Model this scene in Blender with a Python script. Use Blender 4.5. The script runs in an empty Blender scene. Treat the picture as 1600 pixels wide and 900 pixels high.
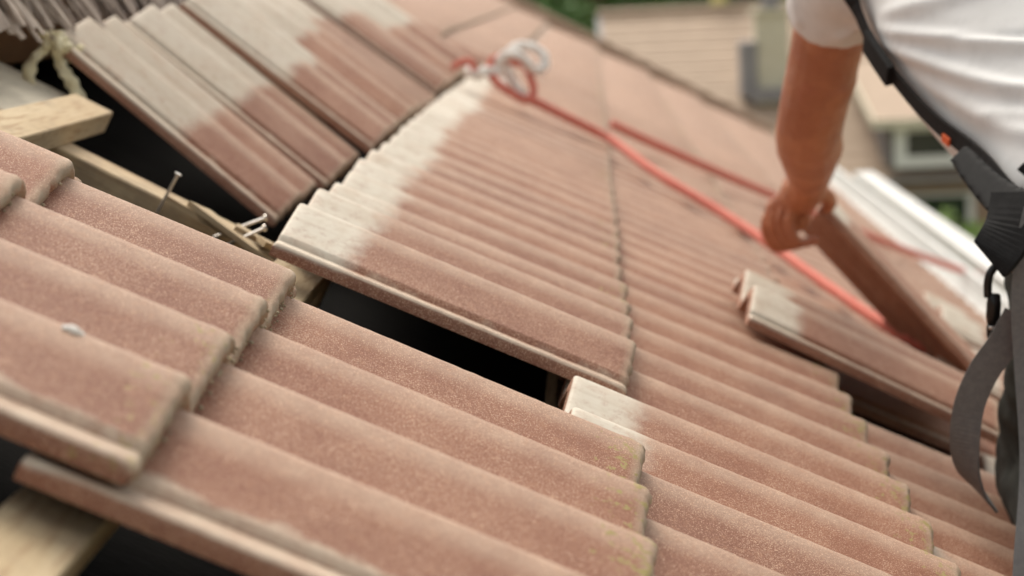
import bpy, bmesh, math, random
from mathutils import Vector, Matrix, noise
from mathutils.bvhtree import BVHTree

rnd = random.Random(11)
scene = bpy.context.scene
col = scene.collection

# ------------------------------------------------------------------ frame of the roof
PITCH = math.radians(29.0)
Z0 = 4.75                       # height of the roof's reference line above the ground
CP, SP = math.cos(PITCH), math.sin(PITCH)
# roof frame: x = down the slope, y = along the eaves (away from the viewer), z = out of the roof
ROOF = Matrix.Translation((0, 0, Z0)) @ Matrix.Rotation(PITCH, 4, 'Y')
def RP(v, u, w):
    return ROOF @ Vector((v, u, w))

# ------------------------------------------------------------------ camera
_vx = Vector((CP, 0, -SP)); _uy = Vector((0, 1, 0)); _wz = Vector((SP, 0, CP))
right = _uy*0.039525 + _vx*0.894871 + _wz*0.444572
down = _uy*-0.156417 + _vx*0.444976 - _wz*0.881777
fwd = _uy*0.986900 + _vx*0.034687 - _wz*0.157561
cam_data = bpy.data.cameras.new('camera')
cam = bpy.data.objects.new('camera', cam_data); col.objects.link(cam)
m = Matrix.Identity(4)
for i in range(3):
    m[i][0] = right[i]; m[i][1] = -down[i]; m[i][2] = -fwd[i]
m.translation = RP(0.11299, -1.64866, 0.33516)
cam.matrix_world = m
cam_data.sensor_width = 36.0
cam_data.lens = 68.47
cam_data.clip_start = 0.05
cam_data.clip_end = 2000
cam_data.dof.use_dof = True
cam_data.dof.focus_distance = 1.76
cam_data.dof.aperture_fstop = 5.0
scene.camera = cam

# ------------------------------------------------------------------ sky, sun, exposure
world = bpy.data.worlds.new('World'); scene.world = world
world.use_nodes = True
wn = world.node_tree
bg = wn.nodes['Background']
sky = wn.nodes.new('ShaderNodeTexSky'); sky.sky_type = 'NISHITA'; sky.sun_disc = False
SUN_EL, SUN_AZ = math.radians(58), math.radians(-20)    # azimuth clockwise from +Y
sky.sun_elevation = SUN_EL; sky.sun_rotation = SUN_AZ
sky.air_density = 1.0; sky.dust_density = 4.0; sky.ozone_density = 0.6
hs = wn.nodes.new('ShaderNodeHueSaturation'); hs.inputs['Saturation'].default_value = .30      # thin even cloud
wn.links.new(sky.outputs[0], hs.inputs['Color'])
tn = wn.nodes.new('ShaderNodeMix'); tn.data_type = 'RGBA'; tn.blend_type = 'MULTIPLY'; tn.inputs[0].default_value = 1
tn.inputs[7].default_value = (1.0, .955, .875, 1); wn.links.new(hs.outputs[0], tn.inputs[6])
wn.links.new(tn.outputs[2], bg.inputs[0]); bg.inputs[1].default_value = 0.15
sun_d = bpy.data.lights.new('sun', 'SUN'); sun_d.energy = 1.05; sun_d.angle = math.radians(30); sun_d.color = (1, .93, .82)
sun = bpy.data.objects.new('sun', sun_d); col.objects.link(sun)
sdir = Vector((math.sin(SUN_AZ)*math.cos(SUN_EL), math.cos(SUN_AZ)*math.cos(SUN_EL), math.sin(SUN_EL)))
sun.rotation_euler = (-sdir).to_track_quat('-Z', 'Y').to_euler()
sun.location = (0, 0, 30)
scene.view_settings.view_transform = 'Standard'
scene.view_settings.look = 'None'
scene.view_settings.gamma = 1.0
scene.view_settings.exposure = 0.70
scene.cycles.max_bounces = 6
scene.cycles.use_denoising = True

# ------------------------------------------------------------------ materials
class NT:
    def __init__(s, name):
        s.m = bpy.data.materials.new(name); s.m.use_nodes = True
        s.t = s.m.node_tree; s.b = s.t.nodes['Principled BSDF']
    def n(s, kind, **kw):
        x = s.t.nodes.new(kind)
        for k, v in kw.items():
            setattr(x, k, v)
        return x
    def l(s, a, b): s.t.links.new(a, b)
    def math(s, op, a, b=None, clamp=False):
        x = s.n('ShaderNodeMath', operation=op); x.use_clamp = clamp
        for i, q in enumerate((a, b)):
            if q is None: continue
            if isinstance(q, (int, float)): x.inputs[i].default_value = q
            else: s.l(q, x.inputs[i])
        return x.outputs[0]
    def mix(s, fac, a, b):
        x = s.n('ShaderNodeMix', data_type='RGBA')
        for i, q in ((0, fac), (6, a), (7, b)):
            if isinstance(q, (int, float)): x.inputs[i].default_value = q
            elif isinstance(q, tuple): x.inputs[i].default_value = (*q, 1)
            else: s.l(q, x.inputs[i])
        return x.outputs[2]
    def noise(s, vec, scale, detail=3, rough=.55):
        x = s.n('ShaderNodeTexNoise'); x.inputs['Scale'].default_value = scale
        x.inputs['Detail'].default_value = detail; x.inputs['Roughness'].default_value = rough
        s.l(vec, x.inputs['Vector']); return x.outputs[0]
    def ramp(s, v, a, b):
        x = s.n('ShaderNodeMapRange'); x.interpolation_type = 'SMOOTHSTEP'
        s.l(v, x.inputs[0]); x.inputs[1].default_value = a; x.inputs[2].default_value = b
        return x.outputs[0]
    def coords(s):
        tc = s.n('ShaderNodeTexCoord'); oi = s.n('ShaderNodeObjectInfo')
        r = s.math('MULTIPLY', oi.outputs['Random'], 53.0)
        va = s.n('ShaderNodeVectorMath', operation='ADD')
        s.l(tc.outputs['Object'], va.inputs[0]); s.l(r, va.inputs[1])
        return tc, oi, va.outputs[0]
    def bump(s, h, strength, dist):
        x = s.n('ShaderNodeBump'); x.inputs['Strength'].default_value = strength
        x.inputs['Distance'].default_value = dist
        s.l(h, x.inputs['Height']); s.l(x.outputs[0], s.b.inputs['Normal'])

def simple(name, a, b, rough=.7, scale=20, bump=.2, bdist=.002, stretch=None, metallic=0, fine=None):
    t = NT(name); tc, oi, p = t.coords()
    if stretch:
        mp = t.n('ShaderNodeMapping'); mp.inputs['Scale'].default_value = stretch; t.l(p, mp.inputs['Vector']); p = mp.outputs[0]
    n1 = t.noise(p, scale, 5, .6)
    f = t.ramp(n1, .3, .7)
    c = t.mix(f, a, b)
    n2 = t.noise(p, scale*6, 3)
    c = t.mix(t.math('MULTIPLY', t.ramp(n2, .45, .75), .35), c, fine or tuple(x*.6 for x in a))
    t.l(c, t.b.inputs['Base Color'])
    t.b.inputs['Roughness'].default_value = rough; t.b.inputs['Metallic'].default_value = metallic
    if bump: t.bump(n2, bump, bdist)
    return t.m

TILE_L = 0.400          # tile length
GAUGE = 0.3377          # exposed length
ROLL = 0.15             # distance between rolls
ROLL_H = 0.035

def tile_material():
    t = NT('concrete_tile'); tc, oi, p = t.coords()
    sx = t.n('ShaderNodeSeparateXYZ'); t.l(tc.outputs['Object'], sx.inputs[0])
    X, Y, Z = sx.outputs
    sn = t.n('ShaderNodeSeparateXYZ'); t.l(tc.outputs['Normal'], sn.inputs[0])
    sc = t.n('ShaderNodeSeparateColor'); t.l(oi.outputs['Color'], sc.inputs[0])
    big = t.noise(p, 7, 4, .6); mid = t.noise(p, 45, 4, .6)
    c = t.mix(t.ramp(big, .3, .7), (.250, .098, .055), (.322, .144, .084))
    c = t.mix(t.math('MULTIPLY', t.ramp(mid, .45, .8), .5), c, (.36, .185, .113))
    # per tile tint
    c = t.mix(t.math('MULTIPLY', oi.outputs['Random'], .65), c, (.205, .088, .056))
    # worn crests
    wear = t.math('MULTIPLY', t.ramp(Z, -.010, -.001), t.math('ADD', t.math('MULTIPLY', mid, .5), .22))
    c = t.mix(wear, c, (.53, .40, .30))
    c = t.mix(t.math('MULTIPLY', t.ramp(t.noise(p, 150, 4, .7), .52, .68), .35), c, (.46, .25, .15))
    stn = t.ramp(t.noise(p, 3.2, 5, .65), .52, .72)
    c = t.mix(t.math('MULTIPLY', stn, .30), c, (.23, .125, .09))
    # sand grains
    g1 = t.noise(p, 950, 2, .6); g2 = t.noise(p, 260, 3, .6)
    dens = t.ramp(t.noise(p, 14, 3, .6), .3, .7)
    thr = t.math('SUBTRACT', g1, t.math('MULTIPLY', dens, .045))
    sp = t.ramp(t.math('ADD', t.math('SUBTRACT', g1, .5), t.math('MULTIPLY', dens, .05)), .075, .17)
    c = t.mix(t.math('MULTIPLY', sp, .8), c, (.70, .48, .34))
    dk = t.ramp(g2, .58, .75)
    c = t.mix(t.math('MULTIPLY', dk, .35), c, (.17, .085, .06))
    # pale unweathered head
    edge = t.math('ADD', sc.outputs[0], -TILE_L)
    e2 = t.math('ADD', edge, t.math('MULTIPLY', t.math('SUBTRACT', t.noise(p, 22, 3), .5), .045))
    mp = t.n('ShaderNodeMapping'); mp.inputs['Scale'].default_value = (5, 60, 5); t.l(p, mp.inputs['Vector'])
    streak = t.noise(mp.outputs[0], 1.0, 3)
    e2 = t.math('ADD', e2, t.math('MULTIPLY', t.math('SUBTRACT', streak, .5), .022))
    e2 = t.math('ADD', e2, t.math('MULTIPLY', t.math('SUBTRACT', oi.outputs['Random'], .5), .02))
    wf = t.ramp(t.math('SUBTRACT', e2, X), -.012, .022)
    wf = t.math('MULTIPLY', wf, t.ramp(sn.outputs[2], .25, .5))
    wc = t.mix(t.math('MULTIPLY', t.ramp(mid, .45, .8), .6), (.60, .55, .46), (.47, .40, .305))
    wc = t.mix(t.ramp(big, .45, .75), wc, (.66, .61, .525))
    wc = t.mix(t.math('MULTIPLY', t.ramp(t.noise(p, 11, 5, .65), .5, .75), .5), wc, (.50, .37, .27))
    wc = t.mix(t.math('SUBTRACT', 1.0, oi.outputs['Alpha']), wc, (.36, .275, .195))
    wc = t.mix(t.math('MULTIPLY', t.ramp(streak, .45, .75), .4), wc, (.40, .31, .22))
    wfd = t.math('SUBTRACT', .97, t.math('MULTIPLY', t.ramp(t.noise(p, 70, 5, .7), .48, .7), .38))
    c = t.mix(t.math('MULTIPLY', wf, wfd), c, wc)
    # cement smear along the lip
    lipy = t.math('ADD', t.math('ADD', -.082, t.math('MULTIPLY', sc.outputs[2], .014)), t.math('MULTIPLY', t.math('SUBTRACT', t.noise(p, 30, 4), .5), .03))
    lipf = t.math('MULTIPLY', t.math('MULTIPLY', t.math('SUBTRACT', lipy, Y), 120.0, True), t.ramp(sn.outputs[2], .3, .6))
    c = t.mix(t.math('MULTIPLY', lipf, t.math('ADD', .25, t.math('MULTIPLY', mid, .8))), c, (.60, .50, .39))
    nose = t.math('MULTIPLY', t.ramp(X, -.016, -.004), t.ramp(sn.outputs[2], .1, .5))  # worn pale tail nose; its colour also lightens the shadow along the seam
    c = t.mix(t.math('MULTIPLY', nose, t.math('ADD', .15, t.math('MULTIPLY', mid, .7))), c, (.50, .40, .29))
    # lichen near the tail
    lf = t.math('MULTIPLY', t.ramp(X, -.075, -.012), sc.outputs[1])
    ln = t.ramp(t.math('ADD', t.noise(p, 110, 5, .65), t.math('MULTIPLY', lf, .14)), .66, .76)
    c = t.mix(t.math('MULTIPLY', ln, t.ramp(lf, .1, .5)), c, (.34, .275, .10))
    # grimy tail edge
    tf = t.math('MULTIPLY', t.ramp(X, -.010, -.003), t.ramp(sn.outputs[0], .35, .75))
    c = t.mix(t.math('MULTIPLY', tf, t.ramp(mid, .25, .6)), c, (.34, .27, .195))
    t.l(c, t.b.inputs['Base Color'])
    t.b.inputs['Roughness'].default_value = .62
    t.b.inputs['Specular IOR Level'].default_value = .38
    hh = t.math('MULTIPLY', t.math('ADD', t.math('MULTIPLY', g1, .6), t.math('MULTIPLY', g2, .8)), t.math('SUBTRACT', 1.0, t.math('MULTIPLY', wf, .7)))
    t.bump(hh, .55, .0016)
    return t.m

M = {}
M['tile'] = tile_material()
def wood(name, along):
    t = NT(name); tc, oi, p = t.coords()
    mp = t.n('ShaderNodeMapping'); mp.inputs['Scale'].default_value = (2.5, .22, 2.5) if along == 'y' else (.22, 2.5, 2.5)
    t.l(p, mp.inputs['Vector']); q = mp.outputs[0]
    c = t.mix(t.ramp(t.noise(q, 9, 5, .6), .3, .7), (.53, .425, .275), (.43, .315, .18))
    c = t.mix(t.math('MULTIPLY', t.ramp(t.noise(q, 60, 3), .48, .68), .65), c, (.29, .175, .085))
    c = t.mix(t.math('MULTIPLY', t.ramp(t.noise(p, 9, 5, .7), .48, .68), .7), c, (.27, .20, .13))
    v = t.n('ShaderNodeTexVoronoi'); v.inputs['Scale'].default_value = 5.5; t.l(p, v.inputs['Vector'])
    c = t.mix(t.ramp(v.outputs['Distance'], .11, .05), c, (.17, .085, .045))
    t.l(c, t.b.inputs['Base Color']); t.b.inputs['Roughness'].default_value = .8
    t.bump(t.noise(q, 80, 3), .4, .002)
    return t.m
M['wood'] = wood('pale_batten_wood', 'y'); M['wood_v'] = wood('pale_rafter_wood', 'x')
M['greywood'] = simple('weathered_board', (.52, .47, .37), (.60, .55, .44), .85, 12, .3, .002, (1, .3, 1))
M['redwood'] = simple('ridge_board_wood', (.42, .21, .09), (.50, .28, .13), .8, 10, .3, .002, (1, .3, 1))
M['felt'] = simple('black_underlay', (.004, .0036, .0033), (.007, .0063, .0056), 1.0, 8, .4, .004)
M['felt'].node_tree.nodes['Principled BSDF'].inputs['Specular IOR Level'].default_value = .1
M['white'] = simple('white_painted_metal', (.66, .655, .63), (.60, .595, .57), .4, 5, 0)
M['render'] = simple('house_render', (.55, .50, .42), (.5, .45, .37), .9, 30, .4, .004)
M['steel'] = simple('nail_steel', (.75, .72, .68), (.65, .60, .54), .35, 40, .1, .0005, metallic=.8)
M['bristle'] = simple('weathered_ridge_fringe', (.30, .24, .205), (.50, .42, .35), .9, 30, .3, .002, (.6, 3, 1), fine=(.10, .08, .075))
M['cream_tie'] = simple('cream_tie', (.82, .76, .55), (.74, .66, .42), .8, 60, .5, .003)
M['rope_red'] = simple('red_rope', (.64, .16, .115), (.70, .24, .18), .75, 90, .6, .002)
M['rope_white'] = simple('white_rope', (.88, .86, .82), (.80, .77, .72), .8, 90, .6, .002)
def skin_material():
    t = NT('tanned_skin'); tc, oi, p = t.coords()
    c = t.mix(t.ramp(t.noise(p, 11, 4, .6), .35, .65), (.57, .235, .115), (.42, .150, .070))
    c = t.mix(t.math('MULTIPLY', t.ramp(t.noise(p, 34, 4, .6), .5, .72), .5), c, (.46, .15, .095))
    c = t.mix(t.math('MULTIPLY', t.ramp(t.noise(p, 240, 3, .7), .55, .72), .4), c, (.16, .06, .035))
    t.l(c, t.b.inputs['Base Color']); t.b.inputs['Roughness'].default_value = .42
    h = t.math('ADD', t.math('MULTIPLY', t.noise(p, 24, 3, .5), 3.0), t.noise(p, 260, 3, .6))
    t.bump(h, .7, .006)
    return t.m
M['skin'] = skin_material()
M['hair'] = simple('brown_hair', (.06, .035, .02), (.09, .055, .03), .7, 80, .5, .003)
M['eye'] = simple('eye_white', (.7, .68, .65), (.6, .58, .55), .3, 40, 0)
M['shirt'] = simple('white_cotton', (.73, .725, .715), (.69, .685, .67), .9, 6, .25, .0012, fine=(.55, .545, .53))
M['undershirt'] = simple('grey_cotton', (.30, .29, .28), (.36, .35, .33), .9, 20, .3, .002)
M['trouser'] = simple('dark_work_cloth', (.020, .022, .019), (.032, .034, .029), .9, 40, .4, .002)
M['harness'] = simple('black_webbing', (.007, .007, .0075), (.012, .012, .0125), .75, 120, .5, .001)
M['black_metal'] = simple('black_anodised_metal', (.012, .012, .012), (.02, .02, .02), .28, 40, 0, metallic=.5)
M['strap'] = simple('grey_webbing', (.115, .115, .115), (.145, .145, .142), .7, 150, .5, .001, (1, 1, 1))
M['red_strap'] = simple('red_webbing', (.5, .03, .03), (.42, .02, .025), .7, 100, .5, .001)
M['orange'] = simple('orange_stitching', (.75, .14, .03), (.7, .10, .02), .6, 100, .2, .001)
M['nroof'] = simple('neighbour_roof_tile', (.44, .33, .24), (.39, .29, .21), .75, 3, .1, .004, fine=(.33, .24, .175))
M['brick'] = simple('tan_brick', (.40, .28, .20), (.33, .22, .155), .85, 6, .3, .004)
M['cream'] = simple('cream_render', (.66, .61, .48), (.60, .55, .42), .85, 6, .2, .004)
M['lead'] = simple('grey_lead', (.24, .225, .23), (.29, .275, .28), .6, 5, .1, .003)
M['slate'] = simple('dark_cheek_slate', (.13, .115, .115), (.18, .16, .155), .7, 5, .2, .004)
M['frame'] = simple('white_window_paint', (.80, .79, .76), (.76, .75, .72), .5, 5, 0)
M['glass'] = simple('window_glass', (.02, .03, .025), (.03, .04, .03), .06, 2, 0)
M['yellow'] = simple('yellow_pipe', (.62, .60, .22), (.55, .53, .2), .6, 4, 0)
M['bark'] = simple('bark', (.10, .07, .045), (.15, .11, .07), .9, 8, .6, .02)
M['paving'] = simple('paving', (.38, .32, .25), (.32, .265, .2), .9, 1.2, .2, .01)

def leaf_mat(name, a, b):
    t = NT(name); geo = t.n('ShaderNodeNewGeometry')
    c = t.mix(geo.outputs['Random Per Island'], a, b)
    t.l(c, t.b.inputs['Base Color']); t.b.inputs['Roughness'].default_value = .55
    t.b.inputs['Transmission Weight'].default_value = 0
    return t.m
M['leaf'] = leaf_mat('tree_leaves', (.05, .12, .02), (.11, .21, .045))
M['leaf_lime'] = leaf_mat('shrub_leaves', (.13, .22, .04), (.21, .32, .07))
def ground_mat():
    t = NT('garden_ground'); tc = t.n('ShaderNodeTexCoord'); p = tc.outputs['Object']
    f = t.ramp(t.noise(p, .16, 4), .47, .55)
    c = t.mix(t.noise(p, 3, 5), (.06, .11, .025), (.11, .16, .045))
    d = t.mix(t.noise(p, 2, 5), (.34, .28, .21), (.28, .22, .16))
    t.l(t.mix(f, c, d), t.b.inputs['Base Color']); t.b.inputs['Roughness'].default_value = .95
    return t.m
M['ground'] = ground_mat()

for k_ in ('harness', 'trouser', 'shirt', 'undershirt'): M[k_].node_tree.nodes['Principled BSDF'].inputs['Specular IOR Level'].default_value = .2
# ------------------------------------------------------------------ mesh helpers
class MB:
    def __init__(s): s.v = []; s.f = []
    def add(s, vs, fs):
        o = len(s.v); s.v += [tuple(q) for q in vs]; s.f += [tuple(i+o for i in q) for q in fs]
    def box(s, x0, x1, y0, y1, z0, z1, mat=None):
        vs = [Vector((x, y, z)) for x in (x0, x1) for y in (y0, y1) for z in (z0, z1)]
        if mat is not None: vs = [mat @ q for q in vs]
        s.add(vs, [(0, 1, 3, 2), (4, 6, 7, 5), (0, 4, 5, 1), (2, 3, 7, 6), (0, 2, 6, 4), (1, 5, 7, 3)])
    def prism(s, poly, d):
        """polygon (list of points) extruded by the vector d"""
        n = len(poly); d = Vector(d)
        vs = [Vector(q) for q in poly] + [Vector(q)+d for q in poly]
        fs = [tuple(range(n))[::-1], tuple(range(n, 2*n))] + [(i, (i+1) % n, n+(i+1) % n, n+i) for i in range(n)]
        s.add(vs, fs)
    def rings(s, rings, cap=True, closed=True):
        n = len(rings[0]); vs = [q for r in rings for q in r]; fs = []
        for i in range(len(rings)-1):
            for j in range(n if closed else n-1):
                a = i*n+j; b = i*n+(j+1) % n
                fs.append((a, b, b+n, a+n))
        if cap and closed:
            fs.append(tuple(range(n))[::-1]); fs.append(tuple(range((len(rings)-1)*n, len(rings)*n)))
        s.add(vs, fs)
    def tube(s, pts, rad, n=12, cap=True, flat=1.0, up=None):
        pts = [Vector(p) for p in pts]
        if isinstance(rad, (int, float)): rad = [rad]*len(pts)
        rings = []; prev = Vector(up) if up else None
        for i, p in enumerate(pts):
            t = (pts[min(i+1, len(pts)-1)] - pts[max(i-1, 0)]).normalized()
            if prev is None:
                prev = t.orthogonal()
            a = (prev - t*prev.dot(t)).normalized(); b = t.cross(a); prev = a
            rings.append([p + (a*math.cos(k*2*math.pi/n)*flat + b*math.sin(k*2*math.pi/n))*rad[i] for k in range(n)])
        s.rings(rings, cap)
    def ellipsoid(s, c, r, rot=None, n=16, k=10):
        c = Vector(c); rings = []
        for i in range(1, k):
            ph = math.pi*i/k
            ring = []
            for j in range(n):
                th = 2*math.pi*j/n
                q = Vector((r[0]*math.sin(ph)*math.cos(th), r[1]*math.sin(ph)*math.sin(th), r[2]*math.cos(ph)))
                if rot: q = rot @ q
                ring.append(c+q)
            rings.append(ring)
        s.rings(rings, True)
    def ribbon(s, pts, nrm, width, thick):
        pts = [Vector(p) for p in pts]; rings = []
        for i, p in enumerate(pts):
            t = (pts[min(i+1, len(pts)-1)] - pts[max(i-1, 0)]).normalized()
            nn = Vector(nrm[i] if isinstance(nrm, list) else nrm); nn = (nn - t*nn.dot(t)).normalized()
            sd = t.cross(nn)
            w = width[i] if isinstance(width, list) else width
            a, b = sd*w/2, nn*thick/2
            rings.append([p-a-b, p+a-b, p+a*1.0+b, p-a+b])
        s.rings(rings, True)
    def mesh(s, name, mat, smooth=False):
        me = bpy.data.meshes.new(name); me.from_pydata(s.v, [], s.f); me.update()
        bm = bmesh.new(); bm.from_mesh(me); bmesh.ops.recalc_face_normals(bm, faces=bm.faces); bm.to_mesh(me); bm.free()
        me.materials.append(mat)
        if smooth: me.polygons.foreach_set('use_smooth', [True]*len(me.polygons))
        return me
    def build(s, name, mat, parent=None, smooth=False, matrix=None):
        return link(name, s.mesh(name, mat, smooth), parent, matrix)

def link(name, me, parent=None, matrix=None):
    o = bpy.data.objects.new(name, me); col.objects.link(o)
    if parent is not None:
        o.parent = parent
        o.matrix_parent_inverse = WORLD[parent.name].inverted()
    mw = matrix if matrix is not None else Matrix.Identity(4)
    o.matrix_world = mw; o.matrix_basis = mw
    WORLD[o.name] = mw.copy()
    return o
WORLD = {}
def empty(name, loc):
    o = bpy.data.objects.new(name, None); col.objects.link(o); o.location = loc
    o.empty_display_size = .2
    WORLD[o.name] = Matrix.Translation(loc); return o
def tag(o, label=None, cat=None, group=None, kind=None):
    if label: o['label'] = label
    if cat: o['category'] = cat
    if group: o['group'] = group
    if kind: o['kind'] = kind
    return o
def bevel(o, w, seg=2):
    b = o.modifiers.new('bevel', 'BEVEL'); b.width = w; b.segments = seg; b.limit_method = 'ANGLE'; b.angle_limit = math.radians(40)
    return o
def spline(pts, n=8):
    pts = [Vector(p) for p in pts]; out = []
    for i in range(len(pts)-1):
        p0 = pts[max(i-1, 0)]; p1 = pts[i]; p2 = pts[i+1]; p3 = pts[min(i+2, len(pts)-1)]
        for k in range(n):
            t = k/n
            out.append(.5*((2*p1) + (p2-p0)*t + (2*p0-5*p1+4*p2-p3)*t*t + (3*p1-p0-3*p2+p3)*t**3))
    out.append(pts[-1]); return out

# ------------------------------------------------------------------ the ground
g = MB(); g.box(-400, 400, -400, 600, -.4, 0)
tag(g.build('ground', M['ground']), kind='structure')

# ------------------------------------------------------------------ the house under repair
VERGE = 10.32        # far gable edge (along the eaves)
NEAR = -3.2
EAVE = 1.50
RIDGE = -0.70
house = empty('house', (0, 3.5, 0))
tag(house, 'house under repair with a half opened pinkish brown tiled roof', 'house')
b = MB()
x_e = RP(EAVE-.18, 0, -.3).x; z_e = RP(EAVE-.18, 0, -.3).z; rx = RP(RIDGE, 0, -.3); fx = 2*rx.x - x_e
b.prism([(x_e, NEAR+.15, 0), (x_e, NEAR+.15, z_e), (rx.x, NEAR+.15, rx.z-.05), (fx, NEAR+.15, z_e), (fx, NEAR+.15, 0)], (0, VERGE-NEAR-.3, 0))
b.build('wall', M['render'], house)
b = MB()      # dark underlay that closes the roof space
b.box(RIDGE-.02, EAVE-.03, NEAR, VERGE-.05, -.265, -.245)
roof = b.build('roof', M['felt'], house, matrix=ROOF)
b = MB()
rv = RP(RIDGE, 0, -.04); ROOF2 = Matrix.Translation((rv.x, 0, rv.z)) @ Matrix.Rotation(math.pi-PITCH, 4, 'Y')
pts = []
b.prism([(rv.x, NEAR, rv.z+.02), (rv.x-2.3*CP, NEAR, rv.z-2.3*SP+.02), (rv.x-2.3*CP, NEAR, rv.z-2.3*SP-.05), (rv.x, NEAR, rv.z-.05)], (0, VERGE-NEAR, 0))
b.build('rear_roof_slope', M['nroof'], house)

# tiles ---------------------------------------------------------------------
def _prof(y):
    d = (y + .10) % ROLL - .10             # -.10 .. .05 : long near slope, short far side
    if d < 0:
        a = -d/.10; f = .8*a + .2*a*a*(3-2*a)
    else:
        a = d/.05; f = a*a*(3-2*a)
    return -ROLL_H*f
def profile(y):
    return sum(_prof(y + k*.0020) for k in range(-4, 5))/9 + .0020
LIP0, LIP1, RE = -.106, -.077, ROLL+.066
def tile_mesh(name, ny, nx, seed, rough):
    lz = profile(LIP1)
    ys = [(LIP0, lz-.008, .012), (LIP0+.003, lz-.005, .015), (LIP0+.009, lz-.0045, .016), (LIP0+.012, lz-.007, .014), (LIP1-.003, lz-.006, .015)]
    for i in range(ny+1):
        y = LIP1 + (RE-LIP1)*i/ny
        ys.append((y, profile(y) + (.004 if y > ROLL+.05 else 0), .018 if y < ROLL+.04 else .012))
    xs = [(0, -.0085), (-.0012, -.0040), (-.0035, -.0013), (-.0075, 0.0)]
    for i in range(1, nx+1):
        xs.append((-.0075 - (TILE_L-.0115)*i/nx, 0))
    xs += [(-TILE_L+.0012, -.0012), (-TILE_L, -.004)]
    V = []; F = []; n = len(ys)
    def jit(x, y, k):
        if not rough: return 0
        a = 1.0 if x > -.02 else .35
        return a*rough*noise.noise(Vector((x*90+seed*7, y*90, k+seed)))
    for x, dz in xs:
        for y, z, th in ys:
            V.append((x + (jit(x, y, 1)*1.6 if x > -.005 else 0), y, z+dz+jit(x, y, 3)*.5))
    o2 = len(V)
    for x, dz in xs:
        for y, z, th in ys:
            xx = x - .004 if x > -.002 else x
            V.append((xx + (jit(x, y, 5)*1.5 if x > -.005 else 0), y, z-th-(.0 if x > -TILE_L+.03 else 0)))
    m_ = len(xs)
    for i in range(m_-1):
        for j in range(n-1):
            a = i*n+j
            F.append((a, a+n, a+n+1, a+1)); F.append((o2+a, o2+a+1, o2+a+n+1, o2+a+n))
    for j in range(n-1):
        F.append((j, j+1, o2+j+1, o2+j)); a = (m_-1)*n+j; F.append((a+1, a, o2+a, o2+a+1))
    for i in range(m_-1):
        a = i*n; F.append((a+n, a, o2+a, o2+a+n)); a = i*n+n-1; F.append((a, a+n, o2+a+n, o2+a))
    me = bpy.data.meshes.new(name); me.from_pydata(V, [], F); me.update()
    bm = bmesh.new(); bm.from_mesh(me); bmesh.ops.recalc_face_normals(bm, faces=bm.faces)
    for e in bm.edges:
        if len(e.link_faces) == 2 and e.calc_face_angle(0) > math.radians(50): e.smooth = False
    bm.to_mesh(me); bm.free()
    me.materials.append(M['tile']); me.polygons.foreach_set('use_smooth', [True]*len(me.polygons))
    return me
near_me = [tile_mesh('roof_tile_fine', 72, 40, s, .0024) for s in range(3)]
mid_me = tile_mesh('roof_tile_plain', 30, 4, 5, .0006)
far_me = tile_mesh('roof_tile_coarse', 14, 1, 9, 0)

TILT = -.023/GAUGE
def tile_matrix(v_tail, u_crest, w=0, tilt=0, yaw=0, roll=0, jitter=0):
    """tail edge at v_tail, first crest at u_crest; tile falls towards its head"""
    ang = math.atan(-TILT) - tilt
    j = [rnd.uniform(-1, 1)*jitter for _ in range(5)]
    return ROOF @ Matrix.Translation((v_tail+j[0]*.003, u_crest+j[1]*.0015, w+j[2]*.001)) @ Matrix.Rotation(yaw+j[3]*.004, 4, 'Z') \
        @ Matrix.Rotation(-ang+j[4]*.003, 4, 'Y') @ Matrix.Rotation(roll, 4, 'X')
def lay(v_tail, k, parent, white=.075, lichen=0.0, jit=1.0, w=0):
    u = (2*k+1)*ROLL
    me = near_me[(k*5+int(v_tail*31)) % 3] if u < 2.2 else (mid_me if u < 5 else far_me)
    o = link('roof_tile', me, parent, tile_matrix(v_tail, u, w, jitter=jit))
    o.color = (white, lichen, 1.0 if k == -2 else .15, 1)
    return o
rows = [GAUGE*1, GAUGE*2, GAUGE*3, GAUGE*4, EAVE+.02]
KMAX = 33
missing = {(0, 0), (2, 3)}
for r, vt in enumerate(rows):
    for k in range(-2, KMAX+1):
        if (r, k) in missing: continue
        if r == 1 and k in (4,) and False: continue
        lay(vt, k, roof, lichen=1.0 if (r, k) in ((0, -1), (0, -2), (1, 1), (1, 0), (1, 2), (1, 3)) else rnd.choice((0, .3, .6, .8)),
            white=(.078 if k > 0 else .03) if r == 0 else (.085 if k == 0 else .04), w=.007 if r == 0 and k == 1 else 0)
for k in (-2, -1):                                            # upper rows on the near side
    lay(0.0, k, roof, lichen=.7 if k == -2 else .35); lay(-.215, k, roof, lichen=.2)
for k in range(14, KMAX+1):                                   # upper rows still closed at the far end
    lay(0.0, k, roof, lichen=.2); lay(-.215, k, roof, lichen=.2)

# moss and grit caught under the tail edges of the nearest rows
mo = MB(); rg_ = random.Random(3)
for vt_, k_, w_ in ((0.0, -2, 0), (0.0, -1, 0), (-.215, -2, 0), (-.215, -1, 0)):
    mt_ = ROOF.inverted() @ tile_matrix(vt_, (2*k_+1)*ROLL, w_)
    for i in range(70):
        y = rg_.uniform(-.075, .20); p_ = mt_ @ Vector((rg_.uniform(-.003, .004), y, profile(y)-rg_.uniform(.006, .024)))
        r_ = rg_.uniform(.0006, .0017)
        mo.ellipsoid(p_, (r_*rg_.uniform(.7, 1.3), r_*rg_.uniform(.8, 1.6), r_), None, 6, 4)
tag(mo.build('moss_crumbs', simple('dry_moss', (.30, .26, .17), (.42, .36, .26), .95, 200, 0), roof, False, ROOF), kind='stuff')
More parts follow.
